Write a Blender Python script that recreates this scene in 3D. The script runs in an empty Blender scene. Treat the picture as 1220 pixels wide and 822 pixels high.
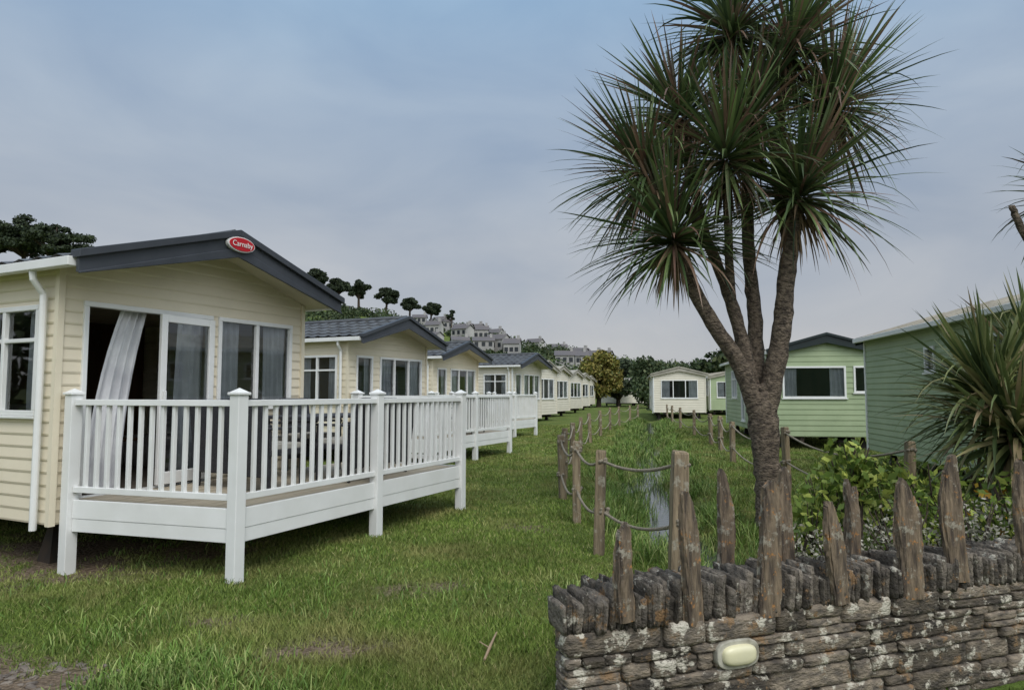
import bpy, math, random
import numpy as np
from mathutils import Vector, Matrix
random.seed(7); rng=np.random.default_rng(7)
scn=bpy.context.scene
COL=scn.collection
# ------------------------------------------------------------------ materials
def newmat(name):
    m=bpy.data.materials.new(name); m.use_nodes=True
    nt=m.node_tree; return m,nt,nt.nodes['Principled BSDF']
def N(nt,t,**k):
    n=nt.nodes.new(t)
    for a,b in k.items(): setattr(n,a,b)
    return n
def c4(c): return (c[0],c[1],c[2],1)
def mat(name,c,c2=None,scale=4,rough=.6,bump=0,bscale=None,stretch=(1,1,1),spec=.3,metal=0,isl=0,detail=4,lo=.35,hi=.65,c3=None,lich=.6,lscale=9,c5=None,l5=.6,s5=5,bdist=.02,grime=0):
    m,nt,b=newmat(name); L=nt.links
    b.inputs['Roughness'].default_value=rough; b.inputs['Metallic'].default_value=metal
    b.inputs['Specular IOR Level'].default_value=spec
    tc=N(nt,'ShaderNodeTexCoord'); mp=N(nt,'ShaderNodeMapping'); mp.inputs['Scale'].default_value=stretch
    L.new(tc.outputs['Object'],mp.inputs['Vector'])
    no=N(nt,'ShaderNodeTexNoise'); no.inputs['Scale'].default_value=scale; no.inputs['Detail'].default_value=detail
    L.new(mp.outputs[0],no.inputs['Vector'])
    r=N(nt,'ShaderNodeValToRGB'); r.color_ramp.elements[0].position=lo; r.color_ramp.elements[1].position=hi
    r.color_ramp.elements[0].color=c4(c); r.color_ramp.elements[1].color=c4(c2 if c2 else [x*.88 for x in c])
    L.new(no.outputs['Fac'],r.inputs['Fac']); out=r.outputs['Color']
    def over(out,col,th,sc,seed,soft=.05,mx_=1):
        n3=N(nt,'ShaderNodeTexNoise'); n3.noise_dimensions='4D'; n3.inputs['W'].default_value=seed; n3.inputs['Scale'].default_value=sc; n3.inputs['Detail'].default_value=8; n3.inputs['Roughness'].default_value=.7
        L.new(tc.outputs['Object'],n3.inputs['Vector'])
        r3=N(nt,'ShaderNodeValToRGB'); r3.color_ramp.elements[0].position=th; r3.color_ramp.elements[1].position=th+soft; r3.color_ramp.elements[1].color=(mx_,mx_,mx_,1)
        L.new(n3.outputs['Fac'],r3.inputs['Fac'])
        mx=N(nt,'ShaderNodeMixRGB'); L.new(r3.outputs['Color'],mx.inputs['Fac']); L.new(out,mx.inputs['Color1']); mx.inputs['Color2'].default_value=c4(col); return mx.outputs[0]
    if isl:
        g=N(nt,'ShaderNodeNewGeometry'); mr=N(nt,'ShaderNodeMapRange'); mr.inputs['To Min'].default_value=1-isl; mr.inputs['To Max'].default_value=1+isl
        L.new(g.outputs['Random Per Island'],mr.inputs['Value'])
        hs=N(nt,'ShaderNodeHueSaturation'); L.new(mr.outputs[0],hs.inputs['Value']); L.new(out,hs.inputs['Color']); out=hs.outputs[0]
    if grime: out=over(out,[x*.55 for x in c],.5,2.2,7.7,.3,grime)
    if c5: out=over(out,c5,l5,s5,3.3)
    if c3: out=over(out,c3,lich,lscale,1.1)
    L.new(out,b.inputs['Base Color'])
    if bump:
        bn=N(nt,'ShaderNodeTexNoise'); bn.inputs['Scale'].default_value=bscale or scale*4; bn.inputs['Detail'].default_value=8
        L.new(mp.outputs[0],bn.inputs['Vector'])
        bp=N(nt,'ShaderNodeBump'); bp.inputs['Strength'].default_value=bump; bp.inputs['Distance'].default_value=bdist
        L.new(bn.outputs['Fac'],bp.inputs['Height']); L.new(bp.outputs[0],b.inputs['Normal'])
    return m
def foliage(name,cols,rough=.5,trans=.25,big=None,spec=.3,var=.35,patch=None):
    m,nt,b=newmat(name); L=nt.links
    g=N(nt,'ShaderNodeNewGeometry'); r=N(nt,'ShaderNodeValToRGB'); e=r.color_ramp.elements
    while len(e)<len(cols): e.new(.5)
    for i,(p,c) in enumerate(cols): e[i].position=p; e[i].color=c4(c)
    L.new(g.outputs['Random Per Island'],r.inputs['Fac']); out=r.outputs['Color']
    tc=N(nt,'ShaderNodeTexCoord'); no=N(nt,'ShaderNodeTexNoise'); no.inputs['Scale'].default_value=big or .8; no.inputs['Detail'].default_value=3
    L.new(tc.outputs['Object'],no.inputs['Vector'])
    mr=N(nt,'ShaderNodeMapRange'); mr.inputs['From Min'].default_value=.3; mr.inputs['From Max'].default_value=.7; mr.inputs['To Min'].default_value=1-var; mr.inputs['To Max'].default_value=1+var
    L.new(no.outputs['Fac'],mr.inputs['Value'])
    if patch:
        n3=N(nt,'ShaderNodeTexNoise'); n3.noise_dimensions='4D'; n3.inputs['W'].default_value=5; n3.inputs['Scale'].default_value=1.3; n3.inputs['Detail'].default_value=7
        L.new(tc.outputs['Object'],n3.inputs['Vector']); r3=N(nt,'ShaderNodeValToRGB'); r3.color_ramp.elements[0].position=.46; r3.color_ramp.elements[1].position=.66; r3.color_ramp.elements[1].color=(.85,.85,.85,1)
        L.new(n3.outputs['Fac'],r3.inputs['Fac']); mx=N(nt,'ShaderNodeMixRGB'); L.new(r3.outputs[0],mx.inputs[0]); L.new(out,mx.inputs[1]); mx.inputs[2].default_value=c4(patch); out=mx.outputs[0]
    hs=N(nt,'ShaderNodeHueSaturation'); L.new(out,hs.inputs['Color']); L.new(mr.outputs[0],hs.inputs['Value'])
    b.inputs['Roughness'].default_value=rough; b.inputs['Specular IOR Level'].default_value=spec
    L.new(hs.outputs[0],b.inputs['Base Color'])
    if trans:
        t=N(nt,'ShaderNodeBsdfTranslucent'); L.new(hs.outputs[0],t.inputs['Color'])
        mx=N(nt,'ShaderNodeMixShader'); mx.inputs[0].default_value=trans
        L.new(b.outputs[0],mx.inputs[1]); L.new(t.outputs[0],mx.inputs[2])
        L.new(mx.outputs[0],nt.nodes['Material Output'].inputs['Surface'])
    return m
CREAM=mat('cream_cladding',(.77,.69,.53),(.72,.645,.49),1.3,.45,grime=.15)
CREAM2=mat('pale_cream_cladding',(.72,.67,.56),(.66,.615,.51),1.3,.45,grime=.2)
GREEN=mat('sage_green_cladding',(.36,.43,.26),(.31,.38,.225),1.3,.5,grime=.3)
WHITE=mat('white_upvc',(.80,.80,.78),(.74,.74,.71),2.5,.35,spec=.4,grime=.16)
ANTH=mat('anthracite_trim',(.055,.060,.070),(.042,.047,.055),3,.4)
TILE=mat('grey_tile_roof',(.105,.11,.115),(.065,.068,.072),3,.55,bump=.3,bscale=30,c3=(.17,.17,.14),lich=.62,lscale=5)
BEIGER=mat('beige_roof',(.42,.39,.33),(.30,.28,.23),2,.6,grime=.4)
DGREEN=mat('dark_green_fascia',(.02,.03,.03),None,3,.35)
SOFFIT=mat('soffit_cream',(.62,.56,.40),None,2,.6)
DARKM=mat('chassis_steel',(.02,.02,.02),(.05,.035,.025),6,.6)
FLOORM=mat('interior_carpet',(.12,.10,.08),None,8,.9)
WOODI=mat('interior_wood',(.12,.06,.03),(.08,.04,.02),3,.5,stretch=(1,1,.1))
SOFA=mat('sofa_fabric',(.28,.26,.24),None,20,.9)
CURT=mat('curtain_fabric',(.72,.72,.72),(.52,.52,.54),3,.9)
DECKB=mat('deck_boards',(.52,.45,.34),(.40,.34,.25),3,.6,stretch=(.3,4,1))
RATTAN=mat('dark_rattan',(.025,.025,.03),(.05,.05,.055),60,.6,bump=.4,bscale=90)
CUSH=mat('cushion_fabric',(.42,.40,.35),None,20,.9)
RED=mat('badge_red',(.5,.02,.03),None,3,.3)
STONE=mat('slate_stone',(.215,.175,.13),(.08,.068,.056),13,.9,bump=1,bscale=38,isl=.55,c3=(.54,.50,.41),lich=.535,lscale=9,stretch=(1,1,2.2),c5=(.24,.155,.085),l5=.56,s5=7)
COPE=mat('coping_slate',(.175,.15,.12),(.07,.06,.05),18,.9,bump=1,bscale=55,isl=.5,c3=(.44,.41,.34),lich=.57,lscale=12,c5=(.23,.14,.07),l5=.57,s5=9)
MORTAR=mat('mortar_joint',(.045,.04,.033),(.10,.088,.07),20,.95,bump=.8,bscale=60)
STAKE=mat('weathered_stake',(.24,.18,.12),(.075,.058,.045),11,.95,bump=1,bscale=26,stretch=(3,3,.45),isl=.15,c3=(.38,.19,.07),lich=.575,lscale=20,c5=(.32,.29,.23),l5=.54,s5=14)
POSTW=mat('fence_timber',(.30,.235,.15),(.15,.115,.075),8,.9,bump=.9,bscale=20,stretch=(3,3,.35),isl=.15,c5=(.32,.29,.22),l5=.56,s5=9)
ROPE=mat('hemp_rope',(.38,.33,.25),(.24,.21,.16),60,.95,bump=1,bscale=120)
BARK=mat('cordyline_bark',(.235,.185,.135),(.07,.055,.043),16,.95,bump=1,bscale=30,stretch=(1,1,1.6),bdist=.05)
BARK2=mat('tree_bark',(.08,.06,.045),(.04,.03,.02),4,.9)
LAMPC=mat('lamp_diffuser',(.75,.70,.45),(.66,.62,.42),6,.3,spec=.5)
LAMPB=mat('lamp_body',(.50,.48,.40),(.25,.23,.18),14,.6)
ROCK=mat('rubble_rock',(.24,.2,.16),(.12,.10,.085),8,.9,bump=.6)
HWALL=mat('house_render',(.46,.45,.42),(.28,.27,.26),.12,.8)
HROOF=mat('house_slate',(.10,.10,.11),(.15,.13,.125),.12,.8)
HWIN=mat('house_window',(.03,.035,.04),None,1,.2)
FOL_PALM=foliage('cordyline_leaf',[(0,(.035,.06,.025)),(.3,(.08,.125,.045)),(.58,(.16,.22,.075)),(.72,(.09,.10,.05)),(.82,(.14,.08,.06)),(1,(.26,.17,.11))],.36,.2,.9,spec=.5)
FOL_PALM2=foliage('young_cordyline_leaf',[(0,(.04,.065,.025)),(.4,(.12,.16,.05)),(.75,(.22,.24,.09)),(1,(.28,.21,.12))],.4,.2,2,spec=.5)
FOL_DEAD=foliage('dead_leaf',[(0,(.15,.10,.065)),(1,(.32,.23,.14))],.8,.1)
FOL_GRASS=foliage('grass_blade',[(0,(.075,.12,.022)),(.5,(.135,.20,.037)),(.86,(.195,.255,.055)),(1,(.34,.30,.14))],.6,0,.8,spec=.15,var=.32,patch=(.245,.23,.085))
FOL_TALL=foliage('tall_grass_blade',[(0,(.07,.13,.024)),(.6,(.15,.24,.048)),(1,(.30,.32,.12))],.5,0,2,spec=.2)
FOL_DARK=foliage('dark_tree_leaf',[(0,(.016,.027,.015)),(.6,(.035,.05,.023)),(1,(.06,.08,.035))],.7,0,.12)
FOL_MID=foliage('hedge_leaf',[(0,(.028,.046,.02)),(.6,(.055,.085,.032)),(1,(.11,.13,.055))],.7,0,.05,var=.5)
FOL_GOLD=foliage('golden_leaf',[(0,(.08,.10,.02)),(.6,(.19,.17,.035)),(1,(.26,.20,.06))],.6,0,.4)
FOL_BUSH=foliage('shrub_leaf',[(0,(.06,.10,.022)),(.5,(.17,.25,.045)),(1,(.38,.42,.09))],.5,.25,3)
FOL_HEATH=foliage('grey_shrub_leaf',[(0,(.12,.12,.08)),(.6,(.25,.24,.18)),(1,(.44,.41,.34))],.8,0,4)
FOL_FLOW=foliage('orange_flower',[(0,(.55,.22,.03)),(1,(.6,.42,.05))],.6,.2,4)
def glassmat():
    m,nt,b=newmat('window_glass'); L=nt.links
    g=N(nt,'ShaderNodeBsdfGlossy'); g.inputs['Roughness'].default_value=.02; g.inputs['Color'].default_value=(.9,.93,.95,1)
    t=N(nt,'ShaderNodeBsdfTransparent'); t.inputs['Color'].default_value=(.82,.85,.86,1)
    f=N(nt,'ShaderNodeFresnel'); f.inputs['IOR'].default_value=1.5
    a=N(nt,'ShaderNodeMath',operation='MULTIPLY_ADD'); a.inputs[1].default_value=1.4; a.inputs[2].default_value=.04
    tc=N(nt,'ShaderNodeTexCoord'); no=N(nt,'ShaderNodeTexNoise'); no.inputs['Scale'].default_value=.9; L.new(tc.outputs['Object'],no.inputs[0])
    bp=N(nt,'ShaderNodeBump'); bp.inputs['Strength'].default_value=.12; bp.inputs['Distance'].default_value=.02; L.new(no.outputs['Fac'],bp.inputs['Height']); L.new(bp.outputs[0],g.inputs['Normal'])
    mx=N(nt,'ShaderNodeMixShader'); L.new(f.outputs[0],a.inputs[0]); L.new(a.outputs[0],mx.inputs[0])
    L.new(t.outputs[0],mx.inputs[1]); L.new(g.outputs[0],mx.inputs[2]); L.new(mx.outputs[0],nt.nodes['Material Output'].inputs['Surface'])
    return m
GLASS=glassmat()
WATER=mat('stream_water',(.035,.04,.03),(.06,.065,.045),3,.08,bump=.25,bscale=9,spec=.6)
# ------------------------------------------------------------------ mesh helpers
def empty(name,loc=(0,0,0),ang=0):
    e=bpy.data.objects.new(name,None); e.location=loc; e.rotation_euler=(0,0,ang); e.empty_display_size=.3; COL.objects.link(e); return e
class MB:
    def __init__(s): s.v=[];s.f=[];s.m=[];s.mats=[]
    def mi(s,mt):
        if mt not in s.mats: s.mats.append(mt)
        return s.mats.index(mt)
    def add(s,vs,fs,mt):
        o=len(s.v); s.v.extend([tuple(v) for v in vs]); k=s.mi(mt)
        for f in fs: s.f.append(tuple(i+o for i in f)); s.m.append(k)
    BF=[(0,3,2,1),(4,5,6,7),(0,1,5,4),(1,2,6,5),(2,3,7,6),(3,0,4,7)]
    def box(s,x0,x1,y0,y1,z0,z1,mt,P=None):
        vs=[(x0,y0,z0),(x1,y0,z0),(x1,y1,z0),(x0,y1,z0),(x0,y0,z1),(x1,y0,z1),(x1,y1,z1),(x0,y1,z1)]
        if P: vs=[P(*v) for v in vs]
        s.add(vs,MB.BF,mt)
    def wbox(s,P,s0,s1,z0,z1,o0,o1,mt):
        s.add([P(a,z,o) for (a,z,o) in [(s0,z0,o0),(s1,z0,o0),(s1,z0,o1),(s0,z0,o1),(s0,z1,o0),(s1,z1,o0),(s1,z1,o1),(s0,z1,o1)]],MB.BF,mt)
    def beam(s,p,q,w,h,mt):
        p=Vector(p);q=Vector(q);d=(q-p).normalized(); side=d.cross(Vector((0,0,1))).normalized() if abs(d.z)<.99 else Vector((1,0,0)); up=side.cross(d)
        vs=[]
        for c in (p,q):
            for a,b in ((-1,-1),(1,-1),(1,1),(-1,1)): vs.append(c+side*w/2*a+up*h/2*b)
        s.add(vs,[(0,1,2,3),(7,6,5,4),(0,4,5,1),(1,5,6,2),(2,6,7,3),(3,7,4,0)],mt)
    def tube(s,pts,rad,mt,n=8,jit=0):
        pts=[Vector(p) for p in pts]; vs=[];fs=[]
        if not hasattr(rad,'__len__'): rad=[rad]*len(pts)
        a=None
        for i,p in enumerate(pts):
            d=(pts[min(i+1,len(pts)-1)]-pts[max(i-1,0)]).normalized()
            if a is None: a=d.orthogonal().normalized()
            a=(a-d*a.dot(d)).normalized(); b=d.cross(a)
            for k in range(n):
                t=2*math.pi*k/n; rr=rad[i]*(1+(random.random()-.5)*jit)
                vs.append(p+a*math.cos(t)*rr+b*math.sin(t)*rr)
        for i in range(len(pts)-1):
            for k in range(n):
                fs.append((i*n+k,i*n+(k+1)%n,(i+1)*n+(k+1)%n,(i+1)*n+k))
        fs.append(tuple(range(n))[::-1]); fs.append(tuple((len(pts)-1)*n+k for k in range(n)))
        s.add(vs,fs,mt)
    def ext(s,poly,y0,y1,mt):
        n=len(poly); vs=[(x,y0,z) for x,z in poly]+[(x,y1,z) for x,z in poly]
        s.add(vs,[tuple(range(n)),tuple(range(2*n-1,n-1,-1))]+[(i,i+n,(i+1)%n+n,(i+1)%n) for i in range(n)],mt)
    def obj(s,name,parent=None,smooth=False,bevel=0):
        me=bpy.data.meshes.new(name); me.from_pydata(s.v,[],s.f)
        for mt in s.mats: me.materials.append(mt)
        me.polygons.foreach_set('material_index',s.m)
        if smooth: me.polygons.foreach_set('use_smooth',[True]*len(me.polygons))
        me.update(); o=bpy.data.objects.new(name,me); COL.objects.link(o)
        if parent: o.parent=parent
        if bevel:
            b=o.modifiers.new('Bevel','BEVEL'); b.width=bevel; b.segments=2; b.limit_method='ANGLE'
        return o
def mesh_np(name,V,F,mt,parent=None,smooth=False,loc=None):
    me=bpy.data.meshes.new(name); V=np.asarray(V,np.float32); F=np.asarray(F,np.int32); k=F.shape[1]
    me.vertices.add(len(V)); me.vertices.foreach_set('co',V.ravel())
    me.loops.add(F.size); me.loops.foreach_set('vertex_index',F.ravel())
    me.polygons.add(len(F)); me.polygons.foreach_set('loop_start',np.arange(0,F.size,k,dtype=np.int32))
    try: me.polygons.foreach_set('loop_total',np.full(len(F),k,np.int32))
    except Exception: pass
    if smooth: me.polygons.foreach_set('use_smooth',np.ones(len(F),bool))
    me.materials.append(mt); me.update(calc_edges=True); 
    o=bpy.data.objects.new(name,me); COL.objects.link(o)
    if parent: o.parent=parent
    return o
def nrm(a): return a/np.maximum(np.linalg.norm(a,axis=-1,keepdims=True),1e-9)
def ribbons(p0,d0,L,W,droop,segs,across=2,fold=.35):
    n=len(p0); p=p0.copy(); up=np.array([0,0,1.]); V=[]
    side=nrm(np.cross(d0,up+rng.normal(0,.25,(n,3)))); 
    for i in range(segs+1):
        s=i/segs; d=nrm(d0+np.outer(droop*s*s*2,[0,0,-1])) 
        w=W*min(1,.45+s*2.5)*(1-s**2.2)**.9*.5+1e-4
        nn=nrm(np.cross(side,d))
        if across==2: V.append(np.stack([p-side*w[:,None],p+side*w[:,None]],1))
        else: V.append(np.stack([p-side*w[:,None]+nn*(w*fold)[:,None],p,p+side*w[:,None]+nn*(w*fold)[:,None]],1))
        p=p+d*(L/segs)[:,None]
    V=np.stack(V,1)
    idx=np.arange(n*(segs+1)*across).reshape(n,segs+1,across); F=[]
    for a in range(across-1):
        F.append(np.stack([idx[:,:-1,a],idx[:,:-1,a+1],idx[:,1:,a+1],idx[:,1:,a]],-1).reshape(-1,4))
    return V.reshape(-1,3),np.concatenate(F)
def leafquads(C,size,asp=.5,flat=0):
    n=len(C); a=rng.normal(size=(n,3)); a[:,2]*=(1-flat); a=nrm(a); b=nrm(np.cross(a,rng.normal(size=(n,3))))
    s=(size*rng.uniform(.6,1.3,n))[:,None]
    V=np.stack([C-a*s,C-b*s*asp,C+a*s,C+b*s*asp],1).reshape(-1,3)
    return V,np.arange(4*n).reshape(n,4)
def cloud(centers,radii,n,pw=.45):
    out=[]
    for c,r in zip(centers,radii):
        d=nrm(rng.normal(size=(n,3))); u=rng.random(n)**pw
        out.append(np.array(c)+d*u[:,None]*np.array(r))
    return np.concatenate(out)
_G=rng.random((256,256))
def vn(x,y):
    xi=np.floor(x).astype(int); yi=np.floor(y).astype(int); fx=x-xi; fy=y-yi; fx=fx*fx*(3-2*fx); fy=fy*fy*(3-2*fy)
    g=lambda a,b:_G[a%256,b%256]
    return (g(xi,yi)*(1-fx)+g(xi+1,yi)*fx)*(1-fy)+(g(xi,yi+1)*(1-fx)+g(xi+1,yi+1)*fx)*fy
def sst(a,b,x): t=np.clip((x-a)/(b-a),0,1); return t*t*(3-2*t)
def xc(y): return np.interp(y,[4,6.5,9,11,14,20,25,35,45],[2.15,2.1,2.05,2.25,2.75,4.0,4.9,7.0,9.2])+.15*np.sin(np.asarray(y)*1.3)
def H(x,y):
    x=np.asarray(x,float); y=np.asarray(y,float)
    h=.05*(vn(x*.7+40,y*.7)-.5)+.025*(vn(x*2.3,y*2.3+9)-.5)
    near=(1-sst(38,50,y))*sst(4.2,6,y)
    h=h-.39*np.exp(-(((x-xc(y))/(.45+.28*vn(y*.9,y*0+3)))**2))*near
    h=h-.10*np.exp(-((x+4.6)**2/2.5+(y-6.6)**2/3))
    wl=(x-.25)*(-.316)+(y-3.3)*.95
    h=h-1.0*sst(.1,-.45,wl)*sst(.9,2.6,x)*(y>-6)*(1-.9*sst(-1,-5,y))
    hx=np.interp(x,[-500,-170,-74,-40,-15,9,34,58,80,150,500],[58,45,33,27,22,16,11,8,9,11,13])
    h=h+hx*sst(100,255,y)+18*np.exp(-((x+118)**2+(y-155)**2)/(2*32**2))
    h=h+(y>90)*1.2*(vn(x*.04,y*.04)-.5)*sst(90,130,y)
    return h
def h1(x,y): return float(H(np.array([x]),np.array([y]))[0])
DIRT=[(-2.62,3.80,.62,.42,1.7),(-3.3,4.0,.9,.5,1.5),(-1.15,4.45,.55,.26,1.15),(-.75,5.75,.5,.26,.7),(-4.6,7.2,1.5,1.3,1.4),(-5.5,6.6,1.4,1.0,1.4),(-3.2,7.2,.9,1.0,1.2),(.1,8.2,.4,.3,.75),(-2.1,4.9,.5,.2,.7)]
def dirt(x,y):
    d=np.zeros_like(x)
    for cx,cy,rx,ry,am in DIRT:
        d=np.maximum(d,am-np.sqrt(((x-cx)/rx)**2+((y-cy)/ry)**2)*am*.85)
    d=np.maximum(d,(.8*np.exp(-(((x-xc(y))/.36)**2)))*(y>5)*(y<40))
    return np.clip(d+ (vn(x*4,y*4)-.5)*.7+(vn(x*13,y*13)-.5)*.5+(vn(x*31,y*31)-.5)*.3,0,1)*(d>0.02)
# ------------------------------------------------------------------ ground
def axis(a,b,st,lo,hi):
    m=list(np.arange(a,b,st)); s=st; v=b
    while v<hi: m.append(v); s*=1.13; v+=s
    s=st; v=a-st
    while v>lo: m.insert(0,v); s*=1.13; v-=s
    return np.array([lo]+m+[hi])
gx=axis(-9,11,.09,-700,700); gy=axis(2.8,28,.09,-300,1200)
X,Y=np.meshgrid(gx,gy); Z=H(X,Y); V=np.stack([X,Y,Z],-1).reshape(-1,3)
ny,nx=X.shape; I=np.arange(ny*nx).reshape(ny,nx)
F=np.stack([I[:-1,:-1],I[:-1,1:],I[1:,1:],I[1:,:-1]],-1).reshape(-1,4)
gm,nt,b=newmat('grass_ground'); L=nt.links
tc=N(nt,'ShaderNodeTexCoord')
n1=N(nt,'ShaderNodeTexNoise'); n1.inputs['Scale'].default_value=.9; n1.inputs['Detail'].default_value=6; L.new(tc.outputs['Object'],n1.inputs[0])
r1=N(nt,'ShaderNodeValToRGB'); e=r1.color_ramp.elements; e[0].position=.3; e[0].color=(.075,.12,.023,1); e[1].position=.7; e[1].color=(.16,.185,.055,1)
L.new(n1.outputs['Fac'],r1.inputs[0])
n2=N(nt,'ShaderNodeTexNoise'); n2.inputs['Scale'].default_value=35; n2.inputs['Detail'].default_value=6; L.new(tc.outputs['Object'],n2.inputs[0])
mr=N(nt,'ShaderNodeMapRange'); mr.inputs['To Min'].default_value=.4; mr.inputs['To Max'].default_value=1.6; L.new(n2.outputs['Fac'],mr.inputs[0])
hs=N(nt,'ShaderNodeHueSaturation'); L.new(r1.outputs[0],hs.inputs['Color']); L.new(mr.outputs[0],hs.inputs['Value'])
at=N(nt,'ShaderNodeAttribute',attribute_name='dirt')
rd=N(nt,'ShaderNodeValToRGB'); rd.color_ramp.elements[0].position=.3; rd.color_ramp.elements[1].position=.7; rd.color_ramp.elements[0].color=(.08,.057,.038,1); rd.color_ramp.elements[1].color=(.27,.205,.145,1); L.new(n2.outputs['Fac'],rd.inputs[0])
mx=N(nt,'ShaderNodeMixRGB'); L.new(at.outputs['Fac'],mx.inputs[0]); L.new(hs.outputs[0],mx.inputs[1]); L.new(rd.outputs[0],mx.inputs[2])
L.new(mx.outputs[0],b.inputs['Base Color']); b.inputs['Roughness'].default_value=.95; b.inputs['Specular IOR Level'].default_value=.1
bp=N(nt,'ShaderNodeBump'); bp.inputs['Strength'].default_value=1; bp.inputs['Distance'].default_value=.05; L.new(n2.outputs['Fac'],bp.inputs['Height']); L.new(bp.outputs[0],b.inputs['Normal'])
g=mesh_np('ground',V,F,gm,smooth=True)
a=g.data.attributes.new('dirt','FLOAT','POINT'); a.data.foreach_set('value',np.clip(dirt(V[:,0],V[:,1])*1.2,0,1).astype(np.float32))
ys=np.arange(4.6,44,.3); vs=[];
for y in ys: c=float(xc(y)); vs+= [(c-.6,y,-.245),(c+.6,y,-.245)]
fs=[(2*i,2*i+1,2*i+3,2*i+2) for i in range(len(ys)-1)]
mesh_np('stream_water',vs,fs,WATER)
n=500000
d=np.exp(rng.uniform(math.log(2.9),math.log(34),n)); lat=rng.uniform(-.80,.84,n)*d
x=lat; y=d
dd=dirt(x,y); hh=H(x,y)
wl=(x-.25)*(-.316)+(y-3.3)*.95; wx=(x-.25)*.95+(y-3.3)*.316
keep=(dd<rng.uniform(.15,.95,n))&((hh>-.23)|(wl<0))&~((wl>-.03)&(wl<.4)&(wx>-.02))
x,y,d,hh=x[keep],y[keep],d[keep],hh[keep]; n=len(x)
cl=vn(x*1.1,y*1.1); cl2=vn(x*9+3,y*9)
ht=(.012+.030*cl*(.5+.5*cl2)+.014*rng.random(n))*(1+.02*d)
w=.0028*(d/3.2)**.85+.0008
az=rng.uniform(0,2*math.pi,n); lean=rng.normal(0,.55,(n,2))*ht[:,None]
bx=np.cos(az)*w; by=np.sin(az)*w
V=np.stack([np.stack([x-bx,y-by,hh-.004],1),np.stack([x+bx,y+by,hh-.004],1),np.stack([x+lean[:,0],y+lean[:,1],hh+ht],1)],1).reshape(-1,3)
mesh_np('lawn_grass',V,np.arange(3*n).reshape(n,3),FOL_GRASS)
P=[];Ls=[]
def tuft(cx,cy,k,r,hl):
    a=rng.normal(0,r,(k,2)); q=np.stack([a[:,0]+cx,a[:,1]+cy],1); z=H(q[:,0],q[:,1]); P.append(np.column_stack([q,np.maximum(z,-.26)])); Ls.append(hl*rng.uniform(.5,1.2,k))
for i in range(420):
    yy=5+ (rng.random()**1.6)*36; s=rng.choice([-1,1]); off=rng.uniform(.32,.95)
    tuft(float(xc(yy))+s*off,yy,42,.09,.26)
for i in range(85):
    yy=rng.uniform(5.5,30); tuft(float(xc(yy))+rng.uniform(-.3,.3),yy,20,.06,.2)
for cx,cy,r,k in [(-1.95,4.05,.17,1000),(-1.65,3.85,.15,600),(-2.2,3.75,.12,300),(-1.2,3.7,.1,200),(-.4,5.4,.3,160),(-2.6,4.6,.2,300)]: tuft(cx,cy,k,r,.12)
for i in range(90): tuft(rng.uniform(.3,1.5),rng.uniform(3.9,6.0),14,.05,.10)
for i in range(90): tuft(rng.uniform(-4.2,-.8),rng.uniform(4.9,7.6),12,.06,.09)
for i in range(160):
    yy=rng.uniform(6,20); tuft(float(xc(yy))+rng.uniform(.8,2.6),yy,12,.1,.11)
P=np.concatenate(P); Ls=np.concatenate(Ls); k=len(P)
dr=nrm(np.column_stack([rng.normal(0,.35,(k,2)),np.ones(k)]))
V,F=ribbons(P,dr,Ls,.006+.0006*P[:,1],rng.uniform(.2,1.2,k),4)
mesh_np('tall_grass',V,F,FOL_TALL,smooth=True)
# ------------------------------------------------------------------ caravans
def clad(mb,P,S,z0,z1,ops,mt,ridge=None,bh=.118,prot=.013):
    top=ridge if ridge else z1
    zs={z0,top,z1}; k=0
    while z0+k*bh<top:
        zs.add(round(z0+k*bh,4)); zs.add(round(z0+(k+.16)*bh,4)); k+=1
    for o in ops: zs.add(o[2]); zs.add(o[3])
    zs=sorted(z for z in zs if z0<=z<=top)
    for za,zb in zip(zs[:-1],zs[1:]):
        if zb-za<1e-4: continue
        zm=(za+zb)/2; kb=math.floor((zm-z0)/bh+1e-6); base=z0+kb*bh
        def off(z):
            t=max(0,min(1,(z-base)/bh)); return prot*(.55+.45*t/.16 if t<.16 else 1-(t-.16)/.84*.95)
        def lim(z):
            if ridge and z>z1: t=(z-z1)/(ridge-z1)*S/2; return t,S-t
            return 0,S
        cuts=sorted((o[0],o[1]) for o in ops if o[2]<zm<o[3])
        segs=[];cur=None
        for c in cuts: segs.append((cur,c[0])); cur=c[1]
        segs.append((cur,None))
        for a,b_ in segs:
            la,ra=lim(za); lb,rb=lim(zb)
            if a is not None: la=lb=a
            if b_ is not None: ra=rb=b_
            if ra-la<1e-4: continue
            mb.add([P(la,za,off(za)),P(ra,za,off(za)),P(rb,zb,off(zb)),P(lb,zb,off(zb))],[(0,1,2,3)],mt)
            if abs(za-base)<1e-3: mb.add([P(la,za,0),P(ra,za,0),P(ra,za,off(za)),P(la,za,off(za))],[(0,1,2,3)],mt)
def curtain(cu,P,a0,a1,b0,b1,z0,z1,o,n=40,mt=None,amp=.028):
    mt=mt or CURT; vs=[];fs=[];rows=8
    for j in range(rows+1):
        v=j/rows; e=v*v
        for i in range(n+1):
            u=i/n; s=(b0+(b1-b0)*u)*(1-e)+(a0+(a1-a0)*u)*e
            ph=u*n*.62+.5*math.sin(v*3)
            vs.append(P(s,z0+(z1-z0)*v,o+amp*math.sin(ph)*(1.25-.5*v)+.01*math.sin(ph*2.3+v*2)))
    for j in range(rows):
        for i in range(n): k=j*(n+1)+i; fs.append((k,k+1,k+n+2,k+n+1))
    cu.add(vs,fs,mt)
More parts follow.
